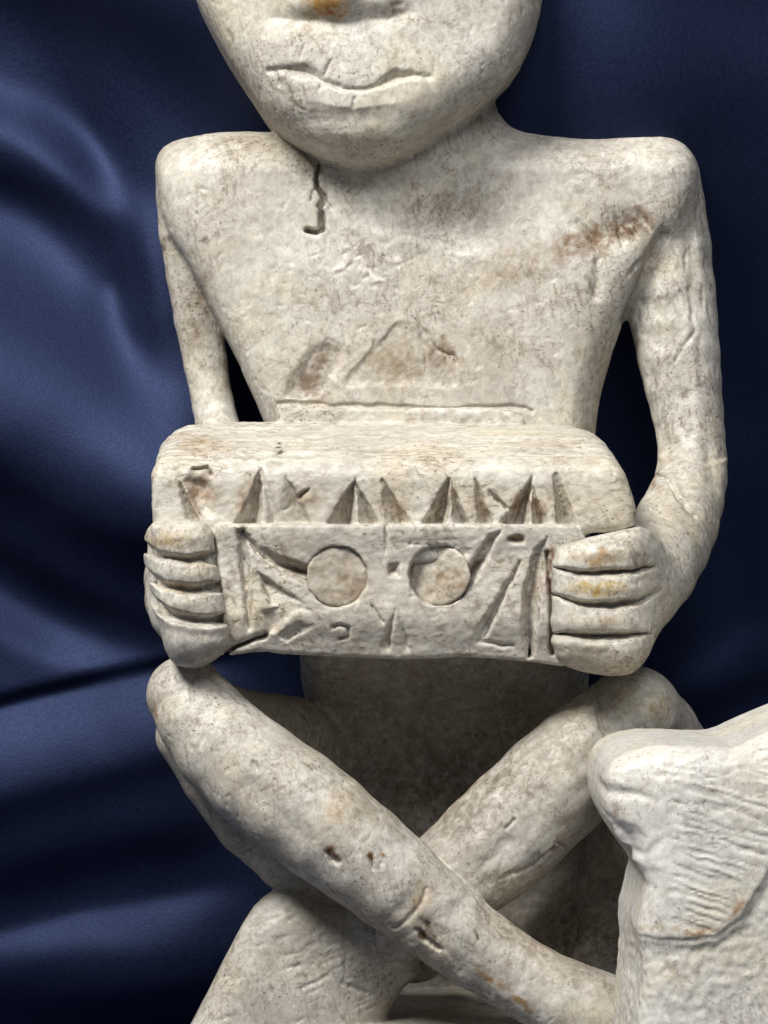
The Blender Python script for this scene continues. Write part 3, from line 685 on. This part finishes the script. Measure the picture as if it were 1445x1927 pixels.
ramp_pit(R_p, [(490, 1150), (540, 1130), (600, 1150), (596, 1180), (540, 1208), (505, 1190)], 10, (600, 1140), (520, 1180))
R_p.ridge([(520, 1190), (560, 1160), (600, 1166)], 8, 9); R_p.ridge([(560, 1205), (590, 1186)], 7, 7)
R_p.blob(642, 1188, 9, 9, -8); R_p.cut([(628, 1182), (640, 1174), (656, 1182), (656, 1198), (640, 1204)], 5, 8)
ramp_pit(R_p, [(946, 994), (918, 1004), (884, 1056), (862, 1100), (850, 1136), (874, 1126), (905, 1080)], 34, (870, 1030), (905, 1080), 2.0)
ramp_pit(R_p, [(770, 1012), (862, 1012), (885, 1034), (872, 1058), (780, 1050)], 5, (820, 1000), (826, 1060), 0.7)
vcut(R_p, (977, 1058), (892, 1216), 3, 17, 26, 0.3, True)
ramp_pit(R_p, [(1037, 998), (1002, 1034), (984, 1100), (976, 1190), (990, 1240), (1006, 1240), (1018, 1120), (1030, 1050)], 30, (1030, 1120), (984, 1120), 1.8)
R_p.cut([(900, 1206), (930, 1212), (965, 1216)], 6, 8); R_p.pit([(950, 1010), (988, 1008), (988, 1024), (955, 1026)], 13, 1.4)
vcut(R_p, (743, 1144), (722, 1232), 3, 12, 14, 0.3, True); vcut(R_p, (748, 1146), (768, 1232), 3, 9, 9, 0.2, True)
R_p.cut([(727, 988), (725, 1050)], 6, 10, 'v', 'end'); R_p.pit([(730, 1058), (752, 1058), (754, 1084), (732, 1086)], 16, 1.2)
R_p.ridge([(775, 1130), (800, 1146), (835, 1150), (868, 1142), (890, 1110), (945, 1008)], 8, 8)
R_p.ridge([(600, 1140), (640, 1150), (680, 1138)], 8, 6)
R_p.cut([(400, 988), (404, 1050), (412, 1120), (416, 1200)], 9, 14)
R_p.cut([(1028, 1040), (1036, 1120), (1040, 1230)], 7, 16)
R_p.cut([(425, 1228), (470, 1206), (500, 1194)], 7, 22); R_p.cut([(700, 1140), (720, 1170)], 5, 6)
for k in range(6): R_p.cut([(768+k*17, 1020), (776+k*17, 1028)], 4, 7, 'v', 'both')
R_p.A *= 1.4
R_p.warp(2.2, 16, 44)
for ex_, ey_, er_, ed_ in ((634, 1085, 57, 26), (826, 1082, 57, 50)):
    R_p.A = np.maximum(R_p.A, ed_*sstep(er_+1.5, er_-3.5, np.hypot(R_p.X-ex_, R_p.Y-ey_)+1.2*noise2(R_p.X/12, R_p.Y/12, 77))).astype(np.float32)
panel = [(286, 986), (1080, 986), (1100, 1010), (1100, 1240), (1060, 1256), (1000, 1246), (880, 1237), (750, 1241), (600, 1235), (530, 1232), (500, 1226), (470, 1228), (430, 1234), (330, 1234), (300, 1150)]
box = Build(); box.ops = list(upper.ops)
box.add(Slab(panel, 300, 25, 324, 8, 0, relief=R_p, bend=lambda px, py: -34*sstep(1150, 1260, py)-10*sstep(990, 1060, py)), 3)
# lip on the back edge of the lid against the belly
box.add(Slab([(524, 764), (700, 768), (940, 768), (985, 786), (985, 840), (518, 840)], 30, -20, 45, 8, 0), 4)
def rough_box(P, N):
    x, y, z = P.T
    return (2.0*noise(x/80, y/60, z/60, 11)+0.8*noise(x/26, y/13, z/13, 12)+0.6*noise(x/9, y/7, z/7, 13)
            + 1.4*noise(x/120, y/6, z/9, 14)*sstep(0.3, 0.8, N[:, 1]))
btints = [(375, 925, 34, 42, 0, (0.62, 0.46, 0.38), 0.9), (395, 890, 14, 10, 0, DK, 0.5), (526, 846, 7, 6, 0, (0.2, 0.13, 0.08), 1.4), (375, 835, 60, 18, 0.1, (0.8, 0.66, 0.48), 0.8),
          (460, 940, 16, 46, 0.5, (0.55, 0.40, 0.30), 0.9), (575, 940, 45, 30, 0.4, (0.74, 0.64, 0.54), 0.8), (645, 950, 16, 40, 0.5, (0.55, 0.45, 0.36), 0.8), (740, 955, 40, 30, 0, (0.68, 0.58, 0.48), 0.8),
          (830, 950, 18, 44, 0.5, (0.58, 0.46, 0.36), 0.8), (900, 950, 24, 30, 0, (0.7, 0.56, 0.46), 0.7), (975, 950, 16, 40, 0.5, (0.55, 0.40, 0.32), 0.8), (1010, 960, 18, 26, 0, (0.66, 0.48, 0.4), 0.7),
          (740, 1072, 12, 12, 0, (0.40, 0.28, 0.22), 1.2), (1033, 1080, 5, 70, 0, (0.5, 0.3, 0.22), 1.2), (560, 1075, 50, 14, 0.5, (0.64, 0.54, 0.44), 0.7), (845, 1060, 30, 30, 0, (0.8, 0.76, 0.68), 0.6),
          (640, 1085, 60, 60, 0, (0.80, 0.73, 0.64), 0.9), (520, 1170, 60, 40, 0.2, (0.82, 0.74, 0.62), 0.6), (450, 990, 40, 8, 0, (0.9, 0.8, 0.6), 0.5), (970, 1018, 18, 7, 0, (0.5, 0.4, 0.32), 1.0), (1005, 1100, 14, 60, 0.3, (0.7, 0.6, 0.5), 0.6)]
lo, hi = box.bounds()
P, Q = surface(box, lo, hi, 2.8)
bo = skin('box', P, Q, M_box, fig, btints, rough_box, 2)
bo['label'] = 'ivory bone box carved with teeth and round eyes'
print('box', len(P), len(Q))
# the two round eyes set into the front
def eye(px, py, r, z, seed, lean):
    f = Build(); pts = [(px+r*math.cos(t*math.pi/16), py+r*math.sin(t*math.pi/16)) for t in range(32)]
    f.add(Slab(pts, z, z-26, z, 6, 0, bend=lambda a, b: lean*(a-px)), 1)
    lo, hi = f.bounds(); P, Q = surface(f, lo, hi, 2.8, 4)
    def rg(P, N): x, y, z = P.T; return 1.6*noise(x/22, y/22, z/22, seed)+1.0*noise(x/8, y/8, z/8, seed+1)
    o = skin('eye', P, Q, M_box, None, [(px+6, py+2, 9, 16, 0.5, (0.6, 0.5, 0.4), 0.9), (px, py, 70, 70, 0, (0.80, 0.74, 0.66), 1.0), (px+34, py+20, 18, 30, 0.5, (0.6, 0.5, 0.42), 0.8)], rg, seed)
    o.parent = bo
    return o
eye(634, 1085, 58, 309, 51, -0.10); eye(826, 1082, 58, 302, 57, 0.42)

# ------------------------------------------------------------------ the paler carving in front
ZF = 640.0
R_w = Field(1050, 1250, 1950, 2600, 2.5)
cre = [(1170, 1752), (1260, 1758), (1335, 1750), (1385, 1712), (1420, 1655), (1450, 1600), (1520, 1540), (1620, 1500)]
d, T = R_w.line_dist(cre)
R_w.cut(cre, 7, 4)
below = sstep(-6, 22, R_w.Y-np.interp(R_w.X, [p[0] for p in cre], [p[1] for p in cre]))
R_w.A += below*9
R_w.cut([(1135, 1484), (1195, 1488), (1246, 1500)], 20, 9, 'v', 'end'); ramp_pit(R_w, [(1130, 1520), (1245, 1566), (1232, 1600), (1214, 1650), (1170, 1604)], 22, (1235, 1545), (1160, 1600), 0.6)
R_w.ridge([(1240, 1495), (1215, 1570), (1195, 1650)], 16, 8)
for i in range(170):
    rr = random.Random(8000+i); x, y = rr.uniform(1230, 1480), rr.uniform(1430, 1720); l = rr.uniform(50, 140)
    if y > np.interp(x+l, [p[0] for p in cre], [p[1] for p in cre])-12: continue
    R_w.cut([(x, y), (x+l, y+l*rr.uniform(0.25, 0.38))], rr.uniform(3, 6), rr.uniform(2.0, 5.0), 'v', 'both')
for i in range(26):
    rr = random.Random(8200+i); x, y = rr.uniform(1140, 1400), rr.uniform(1400, 1460); l = rr.uniform(30, 90)
    R_w.cut([(x, y), (x+l, y-l*rr.uniform(0.1, 0.3))], rr.uniform(4, 7), rr.uniform(1.5, 4), 'v', 'both')
R_w.warp(3, 22, 61)
wp = [(1119, 1440), (1134, 1414), (1165, 1396), (1230, 1384), (1330, 1390), (1362, 1386), (1402, 1369), (1445, 1350), (1560, 1300), (1680, 1300), (1770, 1380), (1810, 1500), (1800, 1700), (1780, 2000), (1790, 2600), (1150, 2600),
      (1162, 1990), (1168, 1900), (1180, 1810), (1172, 1745), (1190, 1665), (1197, 1638), (1162, 1592), (1130, 1545), (1114, 1490)]
wp = [(p[0]+16, p[1]+12) for p in wp]
carv = Build(); carv.add(Slab(wp, ZF, ZF-330, ZF+90, 30, 1, relief=R_w, bend=lambda px, py: -30*sstep(1300, 1120, px)-24*sstep(1470, 1370, py)), 1)
carv.sub(floor_plane, 2)
def rough_w(P, N):
    x, y, z = P.T; s = (D-ZF)/D; px = x/s+CX; py = CY-y/s
    lower = sstep(0, 30, py-np.interp(px, [p[0] for p in cre], [p[1] for p in cre]))
    return 2.0*noise(x/70, y/70, z/70, 71)+0.8*noise(x/18, y/10, z/14, 72)+lower*(1.7*noise(x/11, y/11, z/11, 73)+0.9*noise(x/6, y/6, z/6, 74))
wt = [(1315, 1755, 40, 8, -0.1, (0.62, 0.46, 0.34), 1.1), (1385, 1712, 30, 9, -0.9, (0.6, 0.42, 0.32), 1.1), (1240, 1750, 60, 8, 0, (0.75, 0.66, 0.54), 0.7), (1160, 1525, 30, 6, 0.6, (0.66, 0.58, 0.48), 0.8), (1270, 1830, 40, 8, 1.2, (0.78, 0.66, 0.52), 0.5)]
lo, hi = carv.bounds(); lo[1] = max(lo[1], -1700)
P, Q = surface(carv, lo, hi, 3.6)
wo = skin('carving', P, Q, M_white, None, wt, rough_w, 3)
wo.name = 'bone_carving'
wo['label'] = 'paler bone carving with hatched snout and stippled body in front at lower right'; wo['category'] = 'carving'
print('carving', len(P), len(Q))
